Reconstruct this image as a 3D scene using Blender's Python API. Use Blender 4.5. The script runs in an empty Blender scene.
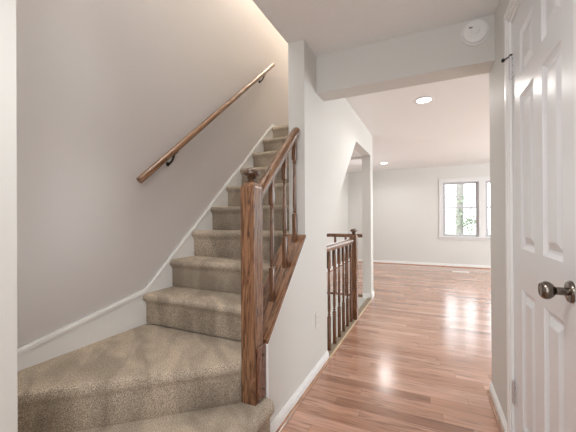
import bpy, bmesh, math, random
from mathutils import Vector, Matrix
random.seed(7)
S = bpy.context.scene
C = S.collection

# ------------------------------------------------------------------ camera
cam_d = bpy.data.cameras.new('camera')
cam = bpy.data.objects.new('camera', cam_d); C.objects.link(cam); S.camera = cam
cam_d.sensor_width = 36.0
cam_d.lens = 306.344 / 576 * 36.0
cam_d.shift_x = -0.4 / 576; cam_d.shift_y = 1.55 / 576
cam_d.clip_start = 0.02
Rv = Vector((0.90762068, 0.41974617, -0.00615297))
Uv = Vector((6.92218e-03, -3.09464e-04, 0.99997599))
Fv = Vector((-0.41973419, 0.90764148, 0.00318644))
M = Matrix((Rv, Uv, -Fv)).transposed().to_4x4()
M.translation = Vector((0, 0, 1.1883))
cam.matrix_world = M

# ------------------------------------------------------------------ world, lights, exposure
S.view_settings.view_transform = 'Standard'
S.view_settings.look = 'None'
S.view_settings.gamma = 1
S.view_settings.use_curve_mapping = False
S.view_settings.exposure = 0.32
W = bpy.data.worlds.new('world'); S.world = W; W.use_nodes = True
bg = W.node_tree.nodes['Background']
bg.inputs[0].default_value = (0.93, 0.97, 1.0, 1); bg.inputs[1].default_value = 3.2
S.cycles.use_denoising = True
S.cycles.max_bounces = 10; S.cycles.diffuse_bounces = 6
S.cycles.sample_clamp_indirect = 6

def area(name, loc, target, sx, sy, power, col=(1, 1, 1)):
    d = bpy.data.lights.new(name, 'AREA'); d.shape = 'RECTANGLE'; d.size = sx; d.size_y = sy
    d.energy = power; d.color = col
    o = bpy.data.objects.new(name, d); C.objects.link(o); o.location = loc
    o.rotation_euler = (Vector(target) - Vector(loc)).to_track_quat('-Z', 'Y').to_euler()
    return o
def point(name, loc, power, col, r):
    d = bpy.data.lights.new(name, 'POINT'); d.energy = power; d.color = col; d.shadow_soft_size = r
    o = bpy.data.objects.new(name, d); C.objects.link(o); o.location = loc
area('entry_fill', (-0.15, -1.35, 1.25), (-0.35, 2.5, 1.55), 1.0, 1.9, 15, (0.98, 0.985, 1.0))  # added fill behind the camera; the wall there has no opening
point('hall_fill', (-0.20, -0.30, 1.85), 11, (0.985, 0.99, 1.0), 0.14)  # added point light without a fixture, brightens the hall ceiling
hs_ = bpy.data.lights.new('hall_fill_spot', 'SPOT'); hs_.energy = 42; hs_.spot_size = math.radians(150); hs_.spot_blend = 0.7; hs_.shadow_soft_size = 0.09; hs_.color = (1, 0.985, 0.97)  # unseen spot added to brighten the treads without lighting the beam
ho_ = bpy.data.objects.new('hall_fill_spot', hs_); C.objects.link(ho_); ho_.location = (-0.42, 0.45, 2.42)
point('basement_stair_fill', (-1.25, 3.9, -0.75), 12, (1.0, 0.96, 0.9), 0.12)  # unseen light added to brighten the stairwell wall
area('side_room_fill', (4.05, 5.4, 1.35), (-2, 5.0, 1.1), 2.4, 1.8, 180, (0.90, 0.97, 1.0))  # stand-in for daylight from an assumed side window, added to brighten the room
area('left_room_fill', (-1.95, 6.6, 1.35), (2, 5.5, 1.2), 1.2, 1.6, 7, (0.93, 0.965, 1.0))  # added panel, no window here; lightens the left part of the room
point('upstairs_lamp', (-1.35, 3.9, 4.55), 34, (1.0, 0.84, 0.68), 0.12)
point('stair_void_fill', (-1.02, 1.55, 4.6), 34, (1.0, 0.93, 0.84), 0.15)  # general fill added over the winder for brighter treads
sd_ = bpy.data.lights.new('sun', 'SUN'); sd_.energy = 3.2; sd_.angle = 0.02; sd_.color = (1, 0.97, 0.92)
so_ = bpy.data.objects.new('sun', sd_); C.objects.link(so_); so_.rotation_euler = (math.radians(48), 0, math.radians(-25))

# ------------------------------------------------------------------ materials
def new_mat(name):
    m = bpy.data.materials.new(name); m.use_nodes = True
    return m, m.node_tree.nodes, m.node_tree.links, m.node_tree.nodes['Principled BSDF']
def N(nodes, t, **kw):
    n = nodes.new(t)
    for k, v in kw.items(): setattr(n, k, v)
    return n
def coords(nodes, links, scale=(1, 1, 1), rot=(0, 0, 0)):
    tc = N(nodes, 'ShaderNodeTexCoord'); mr = N(nodes, 'ShaderNodeMapping'); mp = N(nodes, 'ShaderNodeMapping')
    mr.inputs['Rotation'].default_value = rot; mp.inputs['Scale'].default_value = scale
    links.new(tc.outputs['Object'], mr.inputs['Vector']); links.new(mr.outputs['Vector'], mp.inputs['Vector'])
    return mp.outputs['Vector']
def ramp(nodes, stops):
    r = N(nodes, 'ShaderNodeValToRGB'); cr = r.color_ramp
    while len(cr.elements) < len(stops): cr.elements.new(0.5)
    for e, (p, c) in zip(cr.elements, stops):
        e.position = p; e.color = (*c, 1)
    return r
def paint(name, col, rough=0.6, scale=220, strength=0.08, dist=0.002):
    m, n, l, b = new_mat(name)
    b.inputs['Base Color'].default_value = (*col, 1); b.inputs['Roughness'].default_value = rough
    v = coords(n, l)
    t = N(n, 'ShaderNodeTexNoise'); t.inputs['Scale'].default_value = scale; t.inputs['Detail'].default_value = 3
    l.new(v, t.inputs['Vector'])
    bp_ = N(n, 'ShaderNodeBump'); bp_.inputs['Strength'].default_value = strength; bp_.inputs['Distance'].default_value = dist
    l.new(t.outputs[0], bp_.inputs['Height']); l.new(bp_.outputs[0], b.inputs['Normal'])
    return m
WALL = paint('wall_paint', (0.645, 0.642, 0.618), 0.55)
WALLS = paint('stair_wall_tone', (0.585, 0.552, 0.542), 0.55)  # darker, pinker tone than the other walls
CEIL = paint('ceiling_texture', (0.84, 0.845, 0.84), 0.85, 80, 0.7, 0.006)
TRIM = paint('white_trim_paint', (0.82, 0.825, 0.82), 0.35, 60, 0.03)
SASH = paint('window_vinyl', (0.52, 0.52, 0.54), 0.4, 60, 0.02)
WTRIM = paint('window_trim_paint', (0.70, 0.70, 0.70), 0.4, 60, 0.02)
DOORM = paint('white_door_paint', (0.74, 0.75, 0.77), 0.28, 120, 0.12, 0.001)
PLAS = paint('white_plastic', (0.80, 0.80, 0.80), 0.4, 50, 0.0)
OUTL = paint('outlet_plastic', (0.70, 0.69, 0.67), 0.4, 50, 0.0)
DARK = paint('black_rubber', (0.012, 0.012, 0.012), 0.5, 50, 0.0)
GREYP = paint('grey_plastic', (0.22, 0.22, 0.23), 0.5, 50, 0.0)

def metal(name, col, rough):
    m, n, l, b = new_mat(name)
    b.inputs['Base Color'].default_value = (*col, 1); b.inputs['Metallic'].default_value = 1
    b.inputs['Roughness'].default_value = rough
    t = N(n, 'ShaderNodeTexNoise'); t.inputs['Scale'].default_value = 40
    r = N(n, 'ShaderNodeMapRange'); r.inputs[3].default_value = rough * 0.8; r.inputs[4].default_value = rough * 1.25
    l.new(t.outputs[0], r.inputs[0]); l.new(r.outputs[0], b.inputs['Roughness'])
    return m
PEWTER = metal('dark_pewter', (0.20, 0.175, 0.15), 0.22)
STEEL = metal('brushed_steel', (0.72, 0.73, 0.75), 0.4)
BRONZE = metal('dark_bronze', (0.05, 0.038, 0.03), 0.4)

def oak(name, scale, rot=(0, 0, 0), cols=None, rough=0.26, grain=1.0):
    cols = cols or [(0.022, 0.009, 0.005), (0.145, 0.063, 0.029), (0.28, 0.14, 0.07)]
    m, n, l, b = new_mat(name)
    v = coords(n, l, scale, rot)
    t = N(n, 'ShaderNodeTexNoise'); t.inputs['Scale'].default_value = 1.0; t.inputs['Detail'].default_value = 4
    t.inputs['Roughness'].default_value = 0.6; t.inputs['Distortion'].default_value = 1.2
    l.new(v, t.inputs['Vector'])
    # ring pattern: a slow field multiplied up and wrapped gives cathedral grain
    mu = N(n, 'ShaderNodeMath', operation='MULTIPLY'); mu.inputs[1].default_value = 9.0 * grain
    l.new(t.outputs[0], mu.inputs[0])
    sn = N(n, 'ShaderNodeMath', operation='PINGPONG'); sn.inputs[1].default_value = 1.0
    l.new(mu.outputs[0], sn.inputs[0])
    v2 = coords(n, l, tuple(s * 5 for s in scale), rot)
    t2 = N(n, 'ShaderNodeTexNoise'); t2.inputs['Scale'].default_value = 1.0; t2.inputs['Detail'].default_value = 3
    l.new(v2, t2.inputs['Vector'])
    mx = N(n, 'ShaderNodeMix', data_type='FLOAT'); mx.inputs[0].default_value = 0.52
    l.new(sn.outputs[0], mx.inputs[2]); l.new(t2.outputs[0], mx.inputs[3])
    r = ramp(n, [(0.17, cols[0]), (0.40, cols[1]), (0.72, cols[2])])
    l.new(mx.outputs[0], r.inputs[0]); l.new(r.outputs[0], b.inputs['Base Color'])
    b.inputs['Roughness'].default_value = rough
    b.inputs['Coat Weight'].default_value = 0.7; b.inputs['Coat Roughness'].default_value = 0.22
    bp_ = N(n, 'ShaderNodeBump'); bp_.inputs['Strength'].default_value = 0.15; bp_.inputs['Distance'].default_value = 0.002
    l.new(mx.outputs[0], bp_.inputs['Height']); l.new(bp_.outputs[0], b.inputs['Normal'])
    return m
SL = math.atan(0.91)
OAKV = oak('oak_upright_grain', (24, 24, 2.0), grain=1.4)
OAKB = oak('oak_baluster', (30, 30, 3), cols=[(0.03, 0.011, 0.005), (0.12, 0.050, 0.022), (0.23, 0.105, 0.05)])
OAKD = oak('oak_finial', (30, 30, 8), cols=[(0.02, 0.009, 0.005), (0.07, 0.032, 0.016), (0.14, 0.07, 0.037)])
OAKS = oak('oak_sloped_grain', (18, 1.8, 18), (-SL, 0, 0))
OAKH = oak('oak_handrail', (22, 2.0, 22), (-math.atan(0.85), 0, 0),
           cols=[(0.09, 0.040, 0.020), (0.20, 0.095, 0.048), (0.30, 0.155, 0.08)])
OAKX = oak('oak_crosswise', (2, 16, 16))
SHOE = oak('oak_shoe_moulding', (20, 2, 20), cols=[(0.16, 0.07, 0.035), (0.33, 0.16, 0.085), (0.44, 0.23, 0.13)])

def carpet(name, dark, mid, light):
    m, n, l, b = new_mat(name)
    v = coords(n, l)
    t = N(n, 'ShaderNodeTexNoise'); t.inputs['Scale'].default_value = 260; t.inputs['Detail'].default_value = 2
    l.new(v, t.inputs['Vector'])
    r = ramp(n, [(0.30, dark), (0.5, mid), (0.70, light)])
    l.new(t.outputs[0], r.inputs[0])
    # brushed pile: broad streaks where the vacuum laid the tufts another way
    v2 = coords(n, l, (3.2, 7.0, 2.5), (0, 0, 0.75))
    t2 = N(n, 'ShaderNodeTexNoise'); t2.inputs['Scale'].default_value = 1.0; t2.inputs['Detail'].default_value = 2.5; t2.inputs['Distortion'].default_value = 0.5
    l.new(v2, t2.inputs['Vector'])
    mr = N(n, 'ShaderNodeMapRange'); mr.inputs[1].default_value = 0.38; mr.inputs[2].default_value = 0.64
    mr.inputs[3].default_value = 0.80; mr.inputs[4].default_value = 1.28
    l.new(t2.outputs[0], mr.inputs[0])
    mul = N(n, 'ShaderNodeVectorMath', operation='SCALE')
    l.new(r.outputs[0], mul.inputs[0]); l.new(mr.outputs[0], mul.inputs['Scale'])
    l.new(mul.outputs[0], b.inputs['Base Color'])
    b.inputs['Roughness'].default_value = 0.95; b.inputs['Specular IOR Level'].default_value = 0.1
    b.inputs['Sheen Weight'].default_value = 0.25; b.inputs['Sheen Roughness'].default_value = 0.5
    b.inputs['Sheen Tint'].default_value = (0.9, 0.8, 0.65, 1)
    t3 = N(n, 'ShaderNodeTexNoise'); t3.inputs['Scale'].default_value = 320; t3.inputs['Detail'].default_value = 2
    l.new(v, t3.inputs['Vector'])
    bp_ = N(n, 'ShaderNodeBump'); bp_.inputs['Strength'].default_value = 0.9; bp_.inputs['Distance'].default_value = 0.004
    l.new(t3.outputs[0], bp_.inputs['Height']); l.new(bp_.outputs[0], b.inputs['Normal'])
    return m
CARP = carpet('beige_carpet', (0.13, 0.103, 0.077), (0.37, 0.307, 0.24), (0.63, 0.545, 0.45))

def plank_floor():
    m, n, l, b = new_mat('hardwood_planks')
    tc = N(n, 'ShaderNodeTexCoord'); sep = N(n, 'ShaderNodeSeparateXYZ'); l.new(tc.outputs['Object'], sep.inputs[0])
    def mth(op, a, b_=None, c=None):
        x = N(n, 'ShaderNodeMath', operation=op)
        for i, q in enumerate((a, b_, c)):
            if q is None: continue
            if isinstance(q, (int, float)): x.inputs[i].default_value = q
            else: l.new(q, x.inputs[i])
        return x.outputs[0]
    PW, PL = 0.083, 0.78
    ry = mth('DIVIDE', sep.outputs['Y'], PW); row = mth('FLOOR', ry); fy = mth('FRACT', ry)
    wn = N(n, 'ShaderNodeTexWhiteNoise', noise_dimensions='1D'); l.new(row, wn.inputs['W'])
    rx = mth('ADD', mth('DIVIDE', sep.outputs['X'], PL), mth('MULTIPLY', wn.outputs[0], 7.0))
    col = mth('FLOOR', rx); fx = mth('FRACT', rx)
    cmb = N(n, 'ShaderNodeCombineXYZ'); l.new(row, cmb.inputs[0]); l.new(col, cmb.inputs[1])
    wn2 = N(n, 'ShaderNodeTexWhiteNoise', noise_dimensions='2D'); l.new(cmb.outputs[0], wn2.inputs['Vector'])
    tint = ramp(n, [(0.0, (0.28, 0.135, 0.08)), (0.10, (0.37, 0.185, 0.115)), (0.5, (0.47, 0.250, 0.162)), (0.85, (0.54, 0.305, 0.21)), (1.0, (0.60, 0.36, 0.265))])
    l.new(wn2.outputs[0], tint.inputs[0])
    off = N(n, 'ShaderNodeVectorMath', operation='SCALE'); l.new(wn2.outputs['Color'], off.inputs[0]); off.inputs['Scale'].default_value = 13.0
    add = N(n, 'ShaderNodeVectorMath', operation='ADD'); l.new(tc.outputs['Object'], add.inputs[0]); l.new(off.outputs[0], add.inputs[1])
    mp = N(n, 'ShaderNodeMapping'); mp.inputs['Scale'].default_value = (3.0, 26, 10); l.new(add.outputs[0], mp.inputs['Vector'])
    g = N(n, 'ShaderNodeTexNoise'); g.inputs['Scale'].default_value = 1.0; g.inputs['Detail'].default_value = 5; g.inputs['Distortion'].default_value = 1.4
    l.new(mp.outputs[0], g.inputs['Vector'])
    gr = ramp(n, [(0.28, (0.52, 0.47, 0.45)), (0.48, (0.95, 0.95, 0.95)), (0.7, (1.15, 1.15, 1.15))]); l.new(g.outputs[0], gr.inputs[0])
    mul = N(n, 'ShaderNodeMix', data_type='RGBA', blend_type='MULTIPLY'); mul.inputs[0].default_value = 1.0
    l.new(tint.outputs[0], mul.inputs[6]); l.new(gr.outputs[0], mul.inputs[7])
    ey = mth('MINIMUM', fy, mth('SUBTRACT', 1.0, fy)); ex = mth('MINIMUM', fx, mth('SUBTRACT', 1.0, fx))
    gap = mth('MAXIMUM', mth('LESS_THAN', ey, 0.016), mth('LESS_THAN', ex, 0.0016))
    mx = N(n, 'ShaderNodeMix', data_type='RGBA'); l.new(mth('MULTIPLY', gap, 0.5), mx.inputs[0])
    l.new(mul.outputs[2], mx.inputs[6]); mx.inputs[7].default_value = (0.10, 0.042, 0.022, 1)
    l.new(mx.outputs[2], b.inputs['Base Color'])
    b.inputs['Roughness'].default_value = 0.22
    b.inputs['Coat Weight'].default_value = 0.6; b.inputs['Coat Roughness'].default_value = 0.17
    w = N(n, 'ShaderNodeTexNoise'); w.inputs['Scale'].default_value = 9; w.inputs['Detail'].default_value = 1; l.new(tc.outputs['Object'], w.inputs['Vector'])
    b1 = N(n, 'ShaderNodeBump'); b1.inputs['Strength'].default_value = 0.05; b1.inputs['Distance'].default_value = 0.02; l.new(w.outputs[0], b1.inputs['Height'])
    b2 = N(n, 'ShaderNodeBump', invert=True); b2.inputs['Strength'].default_value = 0.25; b2.inputs['Distance'].default_value = 0.001
    l.new(gap, b2.inputs['Height']); l.new(b1.outputs[0], b2.inputs['Normal']); l.new(b2.outputs[0], b.inputs['Normal'])
    return m
FLOORM = plank_floor()

def glass():
    m, n, l, b = new_mat('window_glass')
    out = n['Material Output']
    tr = N(n, 'ShaderNodeBsdfTransparent'); gl = N(n, 'ShaderNodeBsdfGlossy'); gl.inputs['Roughness'].default_value = 0.02
    fr = N(n, 'ShaderNodeFresnel'); fr.inputs[0].default_value = 1.45
    mx = N(n, 'ShaderNodeMixShader'); l.new(fr.outputs[0], mx.inputs[0]); l.new(tr.outputs[0], mx.inputs[1]); l.new(gl.outputs[0], mx.inputs[2])
    l.new(mx.outputs[0], out.inputs['Surface'])
    return m
GLASS = glass()
def emit(name, col, s):
    m, n, l, b = new_mat(name)
    b.inputs['Base Color'].default_value = (*col, 1); b.inputs['Emission Color'].default_value = (*col, 1); b.inputs['Emission Strength'].default_value = s
    return m
LAMP = emit('lamp_lens', (1.0, 0.96, 0.9), 9)
BARK = paint('tree_bark', (0.21, 0.20, 0.19), 0.9, 30, 0.8, 0.02)
LEAF = paint('tree_leaves', (0.20, 0.26, 0.18), 0.7, 30, 0.2)
GRASS = paint('lawn_grass', (0.45, 0.50, 0.38), 0.9, 40, 0.5, 0.02)

# ------------------------------------------------------------------ mesh helpers (world coordinates)
def add_box(bm, x0, x1, y0, y1, z0, z1, bev=0.0):
    r = bmesh.ops.create_cube(bm, size=1.0)
    vs = r['verts']
    for v in vs:
        v.co = Vector(((x0 + x1) / 2 + v.co.x * (x1 - x0), (y0 + y1) / 2 + v.co.y * (y1 - y0), (z0 + z1) / 2 + v.co.z * (z1 - z0)))
    if bev > 0:
        es = list({e for v in vs for e in v.link_edges})
        bmesh.ops.bevel(bm, geom=es, offset=bev, segments=2, affect='EDGES', profile=0.5)
    return bm
def box(*a, **k): return add_box(bmesh.new(), *a, **k)
def add_prism_x(bm, pts, x0, x1):
    """closed (y, z) outline extruded along X"""
    a = [bm.verts.new((x0, y, z)) for y, z in pts]; b = [bm.verts.new((x1, y, z)) for y, z in pts]
    bm.faces.new(a); bm.faces.new(b[::-1])
    n = len(pts)
    for i in range(n): bm.faces.new((a[i], b[i], b[(i + 1) % n], a[(i + 1) % n]))
    bmesh.ops.recalc_face_normals(bm, faces=bm.faces[:])
    return bm
def add_sweep(bm, prof, path_pts, up=Vector((0, 0, 1)), cap=True):
    """profile [(side, up)] swept along a polyline"""
    rings = []
    P = [Vector(p) for p in path_pts]
    for i, p in enumerate(P):
        d = (P[min(i + 1, len(P) - 1)] - P[max(i - 1, 0)]).normalized()
        s = d.cross(up).normalized(); u = s.cross(d).normalized()
        rings.append([bm.verts.new(p + s * a + u * b) for a, b in prof])
    n = len(prof)
    for r0, r1 in zip(rings, rings[1:]):
        for i in range(n): bm.faces.new((r0[i], r0[(i + 1) % n], r1[(i + 1) % n], r1[i]))
    if cap: bm.faces.new(rings[0][::-1]); bm.faces.new(rings[-1])
    bmesh.ops.recalc_face_normals(bm, faces=bm.faces[:])
    return bm
def circ(r, n=16, sy=1.0): return [(r * math.cos(2 * math.pi * i / n), r * sy * math.sin(2 * math.pi * i / n)) for i in range(n)]
def add_lathe(bm, prof, loc, axis='Z', seg=24):
    """profile [(r, h)] turned round an axis; h runs along that axis"""
    L = Vector(loc); rings = []
    def place(a, r, h):
        c, s = math.cos(a) * r, math.sin(a) * r
        return L + (Vector((c, s, h)) if axis == 'Z' else Vector((h, c, s)) if axis == 'X' else Vector((c, h, s)))
    for r, h in prof:
        rings.append([bm.verts.new(place(2 * math.pi * i / seg, max(r, 1e-4), h)) for i in range(seg)])
    for r0, r1 in zip(rings, rings[1:]):
        for i in range(seg): bm.faces.new((r0[i], r0[(i + 1) % seg], r1[(i + 1) % seg], r1[i]))
    bm.faces.new(rings[0][::-1]); bm.faces.new(rings[-1])
    bmesh.ops.recalc_face_normals(bm, faces=bm.faces[:])
    return bm

WL = {}
def obj(name, bm, mat, parent=None, smooth=False):
    base = WL.get(parent.name, Vector((0, 0, 0))) if parent else Vector((0, 0, 0))
    me = bpy.data.meshes.new(name)
    if base.length: bmesh.ops.translate(bm, verts=bm.verts[:], vec=-base)
    bm.to_mesh(me); bm.free(); me.materials.append(mat)
    if smooth:
        for p in me.polygons: p.use_smooth = True
        me.set_sharp_from_angle(angle=math.radians(smooth if smooth is not True else 40))
    o = bpy.data.objects.new(name, me); C.objects.link(o)
    if parent: o.parent = parent
    WL[o.name] = base
    return o
def struct(name, bm, mat, smooth=False):
    o = obj(name, bm, mat, None, smooth); o['kind'] = 'structure'; return o
def thing(name, label, cat, loc, group=None):
    o = bpy.data.objects.new(name, None); C.objects.link(o); o.location = loc
    o.empty_display_size = 0.1
    o['label'] = label; o['category'] = cat
    if group: o['group'] = group
    WL[o.name] = Vector(loc)
    return o
def part_copy(src, parent, loc):
    c = src.copy(); C.objects.link(c); c.parent = parent; c.location = loc
    return c

# ------------------------------------------------------------------ key dimensions (metres)
CE = 2.44
XW, XL, XI, XR = -1.8468, -0.793, -0.916, 0.3705
ZP, RISE, RUN, Y1 = 0.4505, 0.2124, 0.2437, 1.5488
STEP1 = ZP - RISE
YW, YF, YB0, YB1, ZB = 1.993, 8.358, 2.247, 2.427, 2.156
KS = 0.955                                       # slope of the knee wall
def zk(y): return 0.535 + KS * (y - 1.436)

# ------------------------------------------------------------------ setting
bm = bmesh.new()
add_box(bm, -2.3, 0.5, -1.6, 2.45, -0.25, 0)
add_box(bm, XL, 4.3, 2.45, 4.76, -0.25, 0)
add_box(bm, -2.3, 4.3, 4.76, 8.6, -0.25, 0)
struct('floor', bm, FLOORM)
# left wall: a tall face beside the stairs, then the room's wall set a little further out
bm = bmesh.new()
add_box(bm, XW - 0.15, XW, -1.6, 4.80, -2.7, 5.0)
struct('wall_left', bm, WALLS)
struct('wall_room_left', box(-2.2, -2.05, 4.80, 8.5, 0, CE), WALL)
struct('wall_front', box(XW, -1.257, 0.43, 0.55, 0, 5.0), WALL)
struct('wall_back', box(XW - 0.15, 0.5, -1.6, -1.5, 0, CE), WALL)
# wall between the stairs and the hall, with the sloped knee wall and the stairwell opening
bm = bmesh.new()
add_prism_x(bm, [(1.436, 0), (2.480, 0), (2.480, 1.045), (3.648, 2.105), (4.603, 2.115), (4.603, 0), (4.79, 0), (4.79, 2.44),
                 (YW, 2.44), (YW, zk(YW)), (1.436, zk(1.436))], XI, XL)
struct('wall_middle', bm, WALL)
struct('wall_upper', box(XI, XI + 0.1, 0.43, 4.8, 2.64, 5.0), WALL)
struct('wall_upper_end', box(XW, XI + .1, 4.65, 4.78, 2.46, 5.0), WALL)
# right wall with the closet opening
bm = bmesh.new()
add_prism_x(bm, [(-1.6, 0), (1.08, 0), (1.08, 2.15), (1.832, 2.15), (1.832, 0), (2.4567, 0), (2.4567, 2.44), (-1.6, 2.44)], XR, XR + 0.125)
struct('wall_right', bm, WALL)
bm = bmesh.new()
add_box(bm, 0.4955, 4.2, 2.34, 2.4567, 0, CE); add_box(bm, 4.1, 4.2, 2.45, 8.5, 0, CE)
struct('wall_room', bm, WALL)
# far wall round the double window
WX0, WX1, WZ0, WZ1 = 0.275, 1.955, 0.735, 2.045
bm = bmesh.new()
add_box(bm, -2.2, WX0, YF, YF + 0.16, 0, CE); add_box(bm, WX1, 4.2, YF, YF + 0.16, 0, CE)
add_box(bm, WX0, WX1, YF, YF + 0.16, 0, WZ0); add_box(bm, WX0, WX1, YF, YF + 0.16, WZ1, CE)
struct('wall_far', bm, WALL)
bm = bmesh.new()
add_box(bm, XI, 0.5, -1.6, 2.45, CE, CE + 0.2)
add_box(bm, -2.0, XI, -1.6, 0.43, CE, CE + 0.2)
add_box(bm, XL, 4.2, 2.45, 4.79, CE, CE + 0.2)
add_box(bm, -2.2, 4.2, 4.79, 8.5, CE, CE + 0.2)
struct('ceiling', bm, CEIL)
struct('ceiling_upper', box(XW - .1, XI + .1, 0.3, 4.8, 5.0, 5.1), CEIL)
struct('beam', box(XL, XR, YB0, YB1, ZB, CE), WALL)
struct('beam.001', box(XW, XI, 4.65, 4.79, 2.105, CE - 0.02), WALL)
# closed underside of the stairs, seen through the opening
bm = bmesh.new()
add_prism_x(bm, [(2.2, 0.79), (3.648, 2.105), (4.65, 2.112), (4.65, 2.16), (3.60, 2.16), (2.2, 0.89)], XW, XI)
struct('ceiling_stairwell', bm, CEIL)
# stairwell below the floor
bm = bmesh.new()
add_box(bm, XW, XL, 2.35, 2.449, -2.7, -0.251); add_box(bm, XW, XL - .0005, 4.745, 4.7585, -2.7, -0.0305)
add_box(bm, XL - 0.012, XL - 0.001, 2.45, 4.76, -2.7, -0.03)
struct('wall_stairwell', bm, WALL)
struct('floor_basement', box(XW, XL, 2.35, 4.86, -2.75, -2.7), CARP)
struct('wall_stairwell_front', box(XW, XI, 2.36, 2.449, 0, 0.8), WALL)

# mouldings
def moulding(bm, x0, x1, y0, y1, nx, ny, h=0.075, t=0.014):
    """white board with a small stepped cap, standing on the floor in front of a wall whose outward normal is (nx, ny)"""
    def bx(t0, za, zb):
        if nx: add_box(bm, min(x0, x0 + nx * t0), max(x0, x0 + nx * t0), y0, y1, za, zb)
        else: add_box(bm, x0, x1, min(y0, y0 + ny * t0), max(y0, y0 + ny * t0), za, zb)
    bx(t, 0, h * 0.72); bx(t * 0.75, h * 0.72, h * 0.87); bx(t * 0.45, h * 0.87, h)
def shoe(bm, x0, x1, y0, y1, nx, ny, r=0.017, off=0.014):
    pr = [(0, 0)] + [(r * math.cos(a), r * math.sin(a)) for a in [0, .4, .8, 1.2, math.pi / 2]]
    if nx:
        a = [bm.verts.new((x0 + nx * (off + p), y0, q)) for p, q in pr]; b = [bm.verts.new((x0 + nx * (off + p), y1, q)) for p, q in pr]
    else:
        a = [bm.verts.new((x0, y0 + ny * (off + p), q)) for p, q in pr]; b = [bm.verts.new((x1, y0 + ny * (off + p), q)) for p, q in pr]
    bm.faces.new(a); bm.faces.new(b[::-1])
    for i in range(len(pr)): bm.faces.new((a[i], b[i], b[(i + 1) % len(pr)], a[(i + 1) % len(pr)]))
    bmesh.ops.recalc_face_normals(bm, faces=bm.faces[:])
def baseboard(name, segs, shoes=True):
    bm = bmesh.new()
    for s in segs: moulding(bm, *s)
    o = struct(name, bm, TRIM)
    if shoes:
        b2 = bmesh.new()
        for s in segs: shoe(b2, *s)
        obj('shoe_moulding', b2, SHOE, o)
baseboard('baseboard_middle', [(XL, XL, 1.44, 2.480, 1, 0)])
baseboard('baseboard_right', [(XR, XR, 1.925, 2.4567, -1, 0)])
baseboard('baseboard_far', [(-2.05, 4.1, YF, YF, 0, -1)])
baseboard('baseboard_column', [(XI, XL + 0.014, 4.603, 4.603, 0, -1), (XL, XL, 4.603, 4.79, 1, 0)], False)
baseboard('baseboard_room', [(-2.05, -2.05, 4.8, 8.35, 1, 0)])
# white bead along the knee wall's edges
bm = bmesh.new()
add_prism_x(bm, [(1.433, 0.0), (1.442, 0.0), (1.442, zk(1.442) - 0.026), (YW, zk(YW) - 0.026), (YW, zk(YW) - 0.0125), (1.433, zk(1.433) - 0.0125)], XL - 0.006, XL + 0.004)
struct('trim_1', bm, TRIM)
# floor nosing round the stairwell
bm = bmesh.new()
add_box(bm, XL - 0.055, XL + 0.006, 2.482, 4.60, 0.0, 0.014, 0.004)
struct('trim_2', bm, paint('tan_nosing', (0.27, 0.215, 0.15), 0.6, 260, 0.5, 0.004))
struct('trim_3', box(XL + 0.006, XL + 0.016, 2.482, 4.60, 0.0, 0.009), paint('brass_edge', (0.62, 0.50, 0.33), 0.35, 60, 0.05))
struct('trim_4', box(XW, XI, 4.742, 4.80, -0.03, 0.010, bev=0.004), OAKX)
# closet door casing and jamb
bm = bmesh.new()
cx0, cx1 = 0.3525, XR
for (t, ya, yb) in ((0.012, 1.832, 1.905), (0.018, 1.872, 1.905), (0.0155, 1.850, 1.872)):
    add_box(bm, XR - t, XR + .001, ya, yb, 0, 2.2235 - (1.905 - yb))
for (t, za, zb) in ((0.012, 2.150, 2.2235), (0.018, 2.190, 2.2235), (0.0155, 2.168, 2.190)):
    add_box(bm, XR - t, XR + .001, 1.081, 1.905 - (2.2235 - za) - .0002, za, zb - .0001)
add_box(bm, XR - 0.014, XR, 1.005, 1.0805, 0, 2.2235)
struct('trim_5', bm, TRIM)
bm = bmesh.new()
add_box(bm, XR + 0.0005, XR + 0.12, 1.8205, 1.832, 0, 2.15); add_box(bm, XR + 0.0005, XR + 0.12, 1.08, 1.092, 0, 2.15)
add_box(bm, XR + 0.0005, XR + 0.12, 1.092, 1.8205, 2.138, 2.15)
struct('trim_6', bm, TRIM)

# ------------------------------------------------------------------ closet door
DY0, DY1, DZ1 = 1.096, 1.817, 2.134
PY = [(1.497, 1.690), (1.212, 1.396)]
PZ = [(0.245, 0.865), (1.048, 1.738), (1.822, 2.022)]
def door_slab():
    bm = bmesh.new(); xf = XR + 0.001
    ys = sorted({DY0, DY1, *[a for p in PY for a in p]}); zs = sorted({0.012, DZ1, *[a for p in PZ for a in p]})
    def q(x, y0, y1, z0, z1):
        bm.faces.new([bm.verts.new((x, y0, z0)), bm.verts.new((x, y0, z1)), bm.verts.new((x, y1, z1)), bm.verts.new((x, y1, z0))])
    for a, b in zip(ys, ys[1:]):
        for c, d in zip(zs, zs[1:]):
            if (a, b) in PY and (c, d) in PZ: continue
            q(xf, a, b, c, d)
    add_box(bm, xf + 0.014, xf + 0.036, DY0, DY1, 0.012, DZ1)
    for (y0, y1, z0, z1) in ((DY0, DY0 + .001, 0.012, DZ1), (DY1 - .001, DY1, 0.012, DZ1), (DY0, DY1, 0.012, 0.013), (DY0, DY1, DZ1 - .001, DZ1)):
        add_box(bm, xf, xf + 0.02, y0, y1, z0, z1)
    bmesh.ops.remove_doubles(bm, verts=bm.verts[:], dist=1e-5)
    return bm
door = struct('door_1', door_slab(), DOORM)
door['label'] = 'white six panel closet door with a dark round knob'
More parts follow.
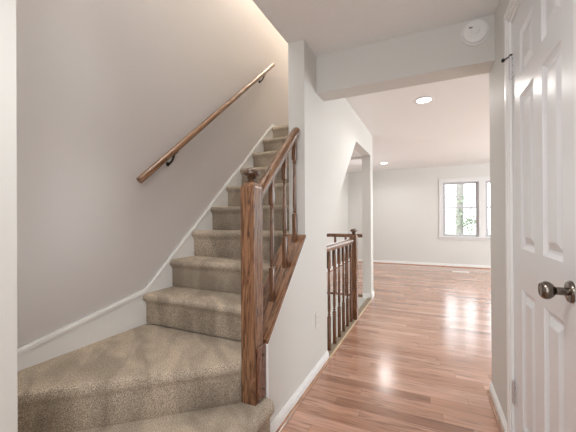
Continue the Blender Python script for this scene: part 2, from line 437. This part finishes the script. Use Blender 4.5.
for (y0, y1) in PY:
    for (z0, z1) in PZ:
        bm = bmesh.new(); xf = XR + 0.001
        rings = []
        for (ins, dep) in ((0, 0), (0.004, 0.004), (0.014, 0.011), (0.024, 0.012), (0.030, 0.010), (0.050, 0.0025), (0.054, 0.0015)):
            i = ins
            rings.append([bm.verts.new((xf + dep, a, b)) for a, b in ((y0 + i, z0 + i), (y0 + i, z1 - i), (y1 - i, z1 - i), (y1 - i, z0 + i))])
        for r0, r1 in zip(rings, rings[1:]):
            for i in range(4): bm.faces.new((r0[i], r0[(i + 1) % 4], r1[(i + 1) % 4], r1[i]))
        bm.faces.new(rings[-1])
        bmesh.ops.recalc_face_normals(bm, faces=bm.faces[:])
        if sum(f.normal.x for f in bm.faces) > 0: bmesh.ops.reverse_faces(bm, faces=bm.faces[:])
        obj('panel', bm, DOORM, door)
KY, KZ = 1.152, 0.970
bm = bmesh.new()
add_lathe(bm, [(0.0, 0.0), (0.0325, 0.0), (0.0325, 0.004), (0.029, 0.009), (0.016, 0.011)], (0, 0, 0), 'X', 32)
add_lathe(bm, [(0.0115, 0.0), (0.0115, 0.030), (0.0145, 0.034), (0.020, 0.038), (0.0255, 0.046), (0.0270, 0.053), (0.0255, 0.060), (0.0215, 0.066), (0.019, 0.0675), (0.018, 0.0660), (0.006, 0.0655), (0.0, 0.0655)], (0.006, 0, 0), 'X', 32)
bmesh.ops.transform(bm, matrix=Matrix.Translation((XR + 0.001, KY, KZ)) @ Matrix.Scale(-1, 4, (1, 0, 0)), verts=bm.verts[:])
bmesh.ops.reverse_faces(bm, faces=bm.faces[:])
kn = obj('door_knob', bm, PEWTER, door, 35); kn['label'] = 'dark pewter round door knob'
def hinge(zc, pin):
    bm = bmesh.new()
    for k in range(5): add_lathe(bm, [(0.0065, 0), (0.0065, 0.0205)], (XR - 0.0065, 1.8185, zc - 0.0525 + k * 0.0212), 'Z', 14)
    add_lathe(bm, [(0.0045, 0), (0.0045, 0.116), (0.003, 0.118)], (XR - 0.0065, 1.8185, zc - 0.057), 'Z', 12)
    add_box(bm, XR - 0.0035, XR + 0.0005, 1.784, 1.815, zc - 0.052, zc + 0.052); add_box(bm, XR - 0.0045, XR + 0.0015, 1.8215, 1.8315, zc - 0.052, zc + 0.052)
    h = obj('hinge', bm, STEEL, door, 35); h['label'] = 'small steel door hinge'
    b2 = bmesh.new()
    for dz in (-0.034, 0, 0.034): add_lathe(b2, [(0.0035, -0.0045), (0.0035, -0.0034)], (XR, 1.797, zc + dz), 'X', 10)
    obj('screw', b2, GREYP, h)
    if pin:
        b3 = bmesh.new()
        add_sweep(b3, circ(0.0035, 8), [(XR - 0.0065, 1.8125, zc + 0.058), (XR - 0.0075, 1.8225, zc + 0.058), (XR - 0.028, 1.872, zc + 0.064)])
        add_lathe(b3, [(0.0, 0), (0.008, 0.0), (0.008, 0.012), (0, 0.012)], (XR - 0.028, 1.866, zc + 0.064), 'Y', 14)
        add_lathe(b3, [(0.0075, 0), (0.0075, 0.006)], (XR - 0.0065, 1.8185, zc + 0.057), 'Z', 14)
        s = obj('door_stop', b3, DARK, h, 35); s['label'] = 'black hinge pin door stop'
hinge(1.921, True); hinge(0.332, False)

# ------------------------------------------------------------------ staircase (one carpeted thing)
st = thing('staircase', 'beige carpeted staircase turning past an oak newel post and climbing along the left wall', 'stairs', (-1.35, 1.0, 0))
XS0, XS1 = XW + 0.016, XI - 0.002
def step_bm(k):
    yr = Y1 + (k - 1) * RUN; z0 = ZP + (k - 1) * RISE; z1 = z0 + RISE
    yb = yr + RUN + 0.02 if k < 9 else 4.63
    pr = [(yr + 0.008, z0), (yr + 0.008, z0 + 0.003), (yr, z0 + 0.012)]
    pr += [(yr, z1 - 0.075), (yr - 0.006, z1 - 0.060)]
    cy, cz, r = yr - 0.004, z1 - 0.026, 0.026
    for i in range(9):
        a = math.pi * 1.18 - i * (math.pi * 0.68 / 8)
        pr.append((cy + r * math.cos(a), cz + r * math.sin(a)))
    pr += [(yb, z1 - 0.0 ), (yb, z1 - 0.05), (yr + 0.04, z1 - 0.05), (yr + 0.04, z0)]
    return add_prism_x(bmesh.new(), pr, XS0, XS1)
for k in range(1, 10): obj('step', step_bm(k), CARP, st, 50)
# platform with its winder edge running diagonally from the newel to the front-left corner
def stacked(outline, moving, rings, zbot):
    """outline of (x, y); vertices listed in moving are pushed out by each ring's offset along their own vector"""
    bm = bmesh.new(); R = []
    for off, z in rings:
        R.append([bm.verts.new((x + moving.get(i, (0, 0))[0] * off, y + moving.get(i, (0, 0))[1] * off, z)) for i, (x, y) in enumerate(outline)])
    n = len(outline)
    for r0, r1 in zip(R, R[1:]):
        for i in range(n): bm.faces.new((r0[i], r0[(i + 1) % n], r1[(i + 1) % n], r1[i]))
    bm.faces.new(R[-1]); bm.faces.new(R[0][::-1])
    bmesh.ops.dissolve_degenerate(bm, dist=1e-5, edges=bm.edges[:])
    bmesh.ops.remove_doubles(bm, verts=bm.verts[:], dist=1e-5)
    bmesh.ops.recalc_face_normals(bm, faces=bm.faces[:])
    return bm
def nose_rings(z0, z1, o=0.024):
    out = [(-0.008, z0), (-0.008, z1 - RISE + 0.004), (0, z1 - RISE + 0.014), (0, z1 - 0.075), (o * 0.35, z1 - 0.058)]
    for i in range(9):
        a = -0.5 + i * (math.pi / 2 + 0.5) / 8
        out.append((o - 0.034 + 0.034 * math.cos(a), z1 - 0.034 + 0.034 * math.sin(a)))
    return out
nv = Vector((0.865, -1.0)).normalized()
A0, A1 = (-0.893, 1.328), (-1.780, 0.552)
plat = [A0, (-0.897, 1.434), (XS1, 1.437), (XS1, Y1), (XS0, Y1), (XS0, 0.552), A1]
obj('step', stacked(plat, {0: (nv.x, nv.y), 6: (nv.x + nv.y * -1.15, 0)}, nose_rings(STEP1 - .02, ZP, 0.014), 0), CARP, st, 50)
low = [(-0.757, 0.552), (-0.757, 1.395), (-0.772, 1.425), (-0.800, 1.432), (-0.900, 1.434), (-0.905, 1.350), (A1[0] - .01, 0.556), (A1[0], 0.552)]
obj('step', stacked(low, {0: (1, 0), 1: (1, 0.1), 2: (.6, .6)}, [q for q in nose_rings(0.001, STEP1) if q[0] >= 0 or q[1] > .1], 0), CARP, st, 50)
# white skirt board with moulded cap along the left wall
top = [(0.552, 0.515), (1.54, 0.700), (3.49, 2.405), (4.64, 2.45)]
bm = bmesh.new()
bot = [(4.64, 2.30), (3.50, 2.10), (1.62, 0.44), (0.552, 0.40)]
add_prism_x(bm, top + bot, XW + 0.0005, XW + 0.0155)
for (h0, h1, t) in ((0.0, 0.012, 0.019), (0.012, 0.030, 0.024), (0.030, 0.038, 0.020)):
    add_prism_x(bm, [(y, z - h0) for y, z in top] + [(y, z - h1) for y, z in top[::-1]], XW + 0.0005, XW + t)
obj('skirt_board', bm, TRIM, st)['label'] = 'white skirt board'

# ------------------------------------------------------------------ stair balustrade on the knee wall
def finial_prof(r, h):
    return [(r * x, h * z) for x, z in ((0.62, 0.0), (0.70, 0.06), (0.50, 0.14), (0.42, 0.22), (0.58, 0.29), (0.64, 0.33), (0.52, 0.37), (0.60, 0.41), (0.92, 0.50), (1.0, 0.59), (0.98, 0.67),
            (0.86, 0.80), (0.62, 0.91), (0.32, 0.98), (0.0, 1.0))]
def newel(parent, x, y, z0, z1, w, fh, name='newel_post'):
    bm = bmesh.new(); h = w / 2
    add_box(bm, x - h, x + h, y - h, y + h, z0, z1 - 0.018, 0.004)
    b = bmesh.new()
    vs0 = [bm.verts.new((x + a * h * .96, y + c * h * .96, z1 - 0.0185)) for a, c in ((-1, -1), (1, -1), (1, 1), (-1, 1))]
    vs1 = [bm.verts.new((x + a * h * .62, y + c * h * .62, z1 + 0.006)) for a, c in ((-1, -1), (1, -1), (1, 1), (-1, 1))]
    for i in range(4): bm.faces.new((vs0[i], vs0[(i + 1) % 4], vs1[(i + 1) % 4], vs1[i]))
    bm.faces.new(vs1); b.free()
    n = obj(name, bm, OAKV, parent)
    bm = bmesh.new(); add_lathe(bm, finial_prof(0.046 * w / 0.087, fh), (x, y, z1 + 0.004), 'Z', 24)
    obj('finial', bm, OAKD, n, 50)
    return n
def baluster_bm(h, sq, b0, b1):
    """turned baluster standing at the origin: square block, turned middle, square block"""
    bm = bmesh.new(); s = sq / 2
    add_box(bm, -s, s, -s, s, 0, b0, 0.003); add_box(bm, -s, s, -s, s, h - b1, h, 0.003)
    m0, m1 = b0, h - b1; L = m1 - m0
    P = [(0.9, 0.0), (0.62, 0.02), (0.95, 0.035), (0.95, 0.05), (0.55, 0.06), (0.80, 0.085), (0.93, 0.16), (0.90, 0.28), (0.78, 0.55), (0.66, 0.80), (0.58, 0.92), (0.60, 0.935),
         (0.92, 0.945), (0.92, 0.965), (0.62, 0.975), (0.9, 1.0)]
    add_lathe(bm, [(s * r, m0 + L * t) for r, t in P], (0, 0, 0), 'Z', 14)
    return bm
rl = thing('stair_railing', 'oak stair railing with tall square newel and three balusters on the sloped low wall', 'railing', (-0.85, 1.388, STEP1))
newel(rl, -0.8490, 1.378, STEP1 + 0.001, 1.372, 0.086, 0.080)
# sloped cap board, with a short level front edge
bm = bmesh.new()
add_prism_x(bm, [(1.434, zk(1.434) - 0.012), (1.434, zk(1.434) + 0.008), (YW - .001, zk(YW) + 0.008), (YW - .001, zk(YW) - 0.012)], -0.950, XL + 0.006)
obj('cap_board', bm, OAKS, rl)
bm = bmesh.new()
add_box(bm, -0.806, XL - 0.004, 1.345, 1.4325, STEP1 + 0.012, zk(1.436) - 0.006, 0.003)
fb = obj('filler_board', bm, oak('oak_filler', (16, 16, 2.0), cols=[(0.035, 0.010, 0.005), (0.11, 0.036, 0.015), (0.18, 0.065, 0.028)]), rl)
for z in (0.475, 0.300):
    bm = bmesh.new(); add_lathe(bm, [(0.0075, 0), (0.0075, 0.0022), (0.005, 0.003)], (XL - 0.004, 1.400, z), 'X', 14)
    obj('screw_plug', bm, BRONZE, fb)
RS = 0.905
def zr(y): return 1.545 + RS * (y - 1.70)
loaf = [(-0.020, -0.026), (0.020, -0.026), (0.022, -0.016), (0.029, -0.008), (0.031, 0.006), (0.027, 0.018), (0.017, 0.027), (0.0, 0.030), (-0.017, 0.027), (-0.027, 0.018), (-0.031, 0.006), (-0.029, -0.008), (-0.022, -0.016)]
bm = bmesh.new(); add_sweep(bm, loaf, [(-0.855, 1.430, zr(1.430)), (-0.855, YW - 0.022, zr(YW - 0.022))])
add_sweep(bm, [(a * 0.9, b * 0.9) for a, b in loaf], [(-0.855, YW - 0.0225, zr(YW - 0.0225)), (-0.855, YW - 0.001, zr(YW - 0.001))])
obj('handrail', bm, OAKS, rl, 35)
b_first = None
for y in (1.613, 1.791, 1.953):
    zb = zk(y) + 0.006 - KS * 0.014; ht = zr(y) - 0.026 - zb
    if b_first is None:
        b_first = obj('baluster', baluster_bm(ht, 0.030, 0.20, 0.17), OAKB, None, 50)
        b_first.parent = rl; b_first.location = Vector((-0.855, y, zb)) - WL[rl.name]
    else:
        part_copy(b_first, rl, Vector((-0.855, y, zb)) - WL[rl.name])

# ------------------------------------------------------------------ guard rails round the basement stairwell
gr = thing('guard_railing', 'oak guard railing with newel and turned balusters along the edge of the hall floor', 'railing', (-0.83, 3.0, 0.014), 'oak guard railings at the stairwell')
newel(gr, -0.812, 3.575, 0.014, 0.995, 0.082, 0.068)
bm = bmesh.new(); add_sweep(bm, loaf, [(-0.822, 2.482, 0.925), (-0.822, 3.536, 0.925)])
obj('handrail', bm, oak('oak_guard_rail', (18, 2, 18), rough=0.2), gr, 35)
gb = obj('baluster', baluster_bm(0.885, 0.031, 0.30, 0.16), OAKB, None, 50)
gb.parent = gr
for i, y in enumerate((2.631, 2.796, 2.965, 3.128, 3.296, 3.455)):
    if i == 0: gb.location = Vector((-0.822, y, 0.014)) - WL[gr.name]
    else: part_copy(gb, gr, Vector((-0.822, y, 0.014)) - WL[gr.name])
g2 = thing('guard_railing', 'oak guard railing across the far end of the stairwell, ending at the white column', 'railing', (-1.38, 4.72, 0.0), 'oak guard railings at the stairwell')
bm = bmesh.new(); add_sweep(bm, loaf, [(XW + 0.001, 4.775, 0.915), (XI - 0.001, 4.775, 0.915)])
obj('handrail', bm, OAKX, g2, 35)
first = None
for x in (-1.72, -1.55, -1.382, -1.213, -1.045):
    loc = Vector((x, 4.775, 0.0105)) - WL[g2.name]
    if first is None:
        first = obj('baluster', baluster_bm(0.8785, 0.032, 0.30, 0.16), OAKB, None, 50); first.parent = g2; first.location = loc
    else: part_copy(first, g2, loc)

# ------------------------------------------------------------------ handrail on the left wall
hr = thing('wall_handrail', 'long brown wooden handrail on dark brackets fixed to the left wall above the stairs', 'handrail', (XW, 2.43, 2.285))
HX = XW + 0.070
def zh(y): return 1.452 + 0.853 * (y - 1.455)
bm = bmesh.new(); add_sweep(bm, circ(0.0245, 20), [(HX, 1.455, zh(1.455)), (HX, 3.41, zh(3.41))])
obj('rail', bm, OAKH, hr, 50)
for y in (1.765, 3.185):
    bm = bmesh.new(); z = zh(y) - 0.028
    add_lathe(bm, [(0.0, 0), (0.017, 0.0), (0.017, 0.005), (0.012, 0.010), (0.0, 0.010)], (XW + 0.0005, y, z - 0.072), 'X', 18)
    add_sweep(bm, circ(0.0075, 10), [(XW + 0.004, y, z - 0.072), (XW + 0.022, y, z - 0.070), (XW + 0.045, y, z - 0.052), (XW + 0.062, y, z - 0.026), (HX, y, z - 0.002)], up=Vector((0, 1, 0)))
    add_prism_x(bm, [(y - 0.030, z - 0.0256 - 0.006), (y + 0.030, z + 0.0256 - 0.006), (y + 0.030, z + 0.0256 + 0.001), (y - 0.030, z - 0.0256 + 0.001)], HX - 0.012, HX + 0.012)
    obj('bracket', bm, BRONZE, hr, 40)

# ------------------------------------------------------------------ fixtures
sd = thing('smoke_detector', 'round white smoke detector on the grey beam over the hall', 'smoke detector', (0.265, YB0, 2.349))
bm = bmesh.new(); add_lathe(bm, [(0.0, 0), (0.077, 0.0), (0.077, -0.010), (0.070, -0.012)], (0.265, YB0 - 0.0005, 2.349), 'Y', 40)
obj('base', bm, PLAS, sd, 35)
bm = bmesh.new(); add_lathe(bm, [(0.071, -0.011), (0.071, -0.020), (0.068, -0.030), (0.060, -0.035), (0.052, -0.0365), (0.030, -0.037), (0.028, -0.0355), (0.024, -0.0355), (0.022, -0.038), (0.0, -0.0385)], (0.265, YB0, 2.349), 'Y', 40)
cv = obj('cover', bm, PLAS, sd, 35)
bm = bmesh.new(); add_box(bm, 0.228, 0.248, YB0 - 0.0378, YB0 - 0.0365, 2.366, 2.376)
obj('label_mark', bm, GREYP, cv)
bm = bmesh.new(); add_lathe(bm, [(0.012, -0.038), (0.012, -0.041), (0.009, -0.042), (0.0, -0.042)], (0.272, YB0, 2.342), 'Y', 18)
obj('test_button', bm, PLAS, cv, 40)

for i, (x, y, lab) in enumerate(((-0.05, 3.56, 'lit recessed ceiling light just beyond the beam'), (-0.944, 7.25, 'lit recessed ceiling light far back near the far wall'))):
    if i == 0:
        l0 = thing('recessed_light', lab, 'ceiling light', (x, y, CE), 'recessed ceiling lights')
        bm = bmesh.new(); add_lathe(bm, [(0.070, -0.0005), (0.100, -0.0005), (0.099, -0.004), (0.085, -0.008), (0.074, -0.006), (0.0705, -0.0008)], (x, y, CE), 'Z', 32)
        r_ = obj('trim_ring', bm, PLAS, l0, 35)
        bm = bmesh.new(); add_lathe(bm, [(0.0, -0.0008), (0.0735, -0.0008), (0.0735, -0.003), (0.06, -0.007), (0.0, -0.009)], (x, y, CE), 'Z', 32)
        e_ = obj('lens', bm, LAMP, l0, 35)
    else:
        l1 = l0.copy(); C.objects.link(l1); l1.location = (x, y, CE); l1['label'] = lab
        for p_ in (r_, e_): part_copy(p_, l1, (0, 0, 0))
    sp = bpy.data.lights.new('downlight', 'SPOT'); sp.energy = 30; sp.spot_size = math.radians(162); sp.spot_blend = 0.6; sp.shadow_soft_size = 0.06; sp.color = (1, 0.97, 0.93)
    so = bpy.data.objects.new('downlight', sp); C.objects.link(so); so.location = (x, y, CE - 0.02)

ol = thing('wall_outlet', 'off white duplex outlet plate low on the hall wall', 'outlet', (XL, 2.225, 0.41))
bm = bmesh.new(); add_box(bm, XL + 0.0003, XL + 0.006, 2.190, 2.260, 0.352, 0.467, 0.002)
pl = obj('cover_plate', bm, OUTL, ol)
for z in (0.388, 0.431):
    bm = bmesh.new(); add_box(bm, XL + 0.005, XL + 0.0078, 2.209, 2.241, z - 0.014, z + 0.014, 0.003); so_ = obj('socket', bm, OUTL, ol)
    bm = bmesh.new()
    for dy in (-0.006, 0.006): add_box(bm, XL + 0.0076, XL + 0.0081, 2.225 + dy - 0.001, 2.225 + dy + 0.001, z - 0.002, z + 0.007)
    obj('slot', bm, GREYP, so_)

fr = thing('floor_register', 'white metal floor register on the wood floor under the far window', 'vent', (0.60, 7.64, 0))
bm = bmesh.new()
x0, x1, y0, y1 = 0.44, 0.76, 7.585, 7.695
add_box(bm, x0, x1, y0, y0 + 0.014, 0.0005, 0.006); add_box(bm, x0, x1, y1 - 0.014, y1, 0.0005, 0.006)
add_box(bm, x0, x0 + 0.018, y0 + .014, y1 - .014, 0.0005, 0.006); add_box(bm, x1 - 0.018, x1, y0 + .014, y1 - .014, 0.0005, 0.006)
obj('frame', bm, PLAS, fr)
bm = bmesh.new()
for k in range(9): add_box(bm, x0 + 0.018, x1 - 0.018, y0 + 0.0155 + k * 0.0088, y0 + 0.0215 + k * 0.0088, 0.0005, 0.005)
obj('louver', bm, PLAS, fr)

# ------------------------------------------------------------------ far windows
YC = YF - 0.018
bm = bmesh.new()
add_box(bm, WX0 - 0.075, WX0 + .01, YC, YF + .001, WZ0, WZ1 + 0.085, 0.004); add_box(bm, WX1 - .01, WX1 + 0.075, YC, YF + .001, WZ0, WZ1 + 0.085, 0.004)
add_box(bm, WX0 + .01, WX1 - .01, YC, YF + .001, WZ1 - .01, WZ1 + 0.085, 0.004)
add_box(bm, 1.035, 1.165, YC, YF + 0.10, WZ0, WZ1 - .01, 0.004)
add_box(bm, WX0 - 0.095, WX1 + 0.095, YF - 0.055, YF + 0.03, WZ0 - 0.030, WZ0 - 0.0005, 0.006)
add_box(bm, WX0 - 0.075, WX1 + 0.075, YF - 0.016, YF - 0.0005, WZ0 - 0.085, WZ0 - 0.031, 0.004)
struct('trim_7', bm, WTRIM)
def window(name, x0, x1):
    bm = bmesh.new()
    add_box(bm, x0, x0 + 0.022, YF + .002, YF + 0.10, WZ0, WZ1 - .011); add_box(bm, x1 - 0.022, x1, YF + .002, YF + 0.10, WZ0, WZ1 - .011)
    add_box(bm, x0 + .022, x1 - .022, YF + .002, YF + 0.10, WZ1 - 0.024, WZ1 - .011); add_box(bm, x0 + .022, x1 - .022, YF + .032, YF + 0.10, WZ0, WZ0 + 0.014)
    w = struct(name, bm, SASH)
    zm = 1.425
    for (ya, za, zb) in ((YF + 0.055, zm - 0.018, WZ1 - 0.024), (YF + 0.034, WZ0 + 0.014, zm + 0.018)):
        bm = bmesh.new(); a, b = x0 + 0.022, x1 - 0.022; t = 0.032
        add_box(bm, a, a + t, ya, ya + 0.02, za, zb); add_box(bm, b - t, b, ya, ya + 0.02, za, zb)
        add_box(bm, a + t, b - t, ya, ya + 0.02, za, za + 0.036); add_box(bm, a + t, b - t, ya, ya + 0.02, zb - 0.034, zb)
        s = obj('sash', bm, SASH, w)
        bm = bmesh.new(); add_box(bm, a + t - .003, b - t + .003, ya + 0.008, ya + 0.012, za + .033, zb - .031)
        obj('pane', bm, GLASS, s)
window('window_1', WX0 + 0.0105, 1.034); window('window_2', 1.166, WX1 - 0.0105)

# ------------------------------------------------------------------ outdoors
struct('ground', box(-30, 30, 8.9, 60, -0.9, -0.8), GRASS)
tr = thing('tree', 'leafy tree with a bare trunk outside the far window', 'tree', (1.09, 14.0, -0.8))
bm = bmesh.new()
pts = [(1.09, 14, -0.8), (1.07, 14, 1.0), (1.10, 14.0, 2.6), (1.05, 14.1, 5.0)]
add_sweep(bm, circ(0.135, 12), pts, up=Vector((0, 1, 0)))
for (z, dx, dz) in ((1.15, -0.75, 0.35), (0.75, 0.55, 0.30), (2.05, -0.8, -0.12), (1.9, 0.75, 0.05), (1.3, 0.5, 0.3)):
    add_sweep(bm, circ(0.022, 8), [(1.08, 14, z), (1.08 + dx * 0.5, 13.9, z + dz * 0.6), (1.08 + dx, 13.8, z + dz)], up=Vector((0, 1, 0)))
obj('trunk', bm, BARK, tr, 50)
bm = bmesh.new()
for i in range(520):
    c = Vector((random.gauss(1.38, 0.17), random.gauss(13.8, 0.2), random.gauss(0.98, 0.17)))
    if i % 4 == 0: c = Vector((random.gauss(1.1, 0.13), random.gauss(13.8, 0.1), random.uniform(1.2, 2.4)))
    if i % 9 == 0: c = Vector((random.gauss(0.75, 0.2), random.gauss(13.8, 0.2), random.gauss(1.05, 0.15)))
    s = random.uniform(0.03, 0.06)
    r = Matrix.Rotation(random.uniform(0, 6.3), 3, Vector((random.random() - .5, random.random() - .5, random.random() - .5)).normalized())
    vs = [bm.verts.new(c + r @ Vector(q) * s) for q in ((-1, 0, 0), (0, -.6, .08), (1, 0, 0), (0, .6, .08))]
    bm.faces.new(vs)
obj('foliage', bm, LEAF, tr)
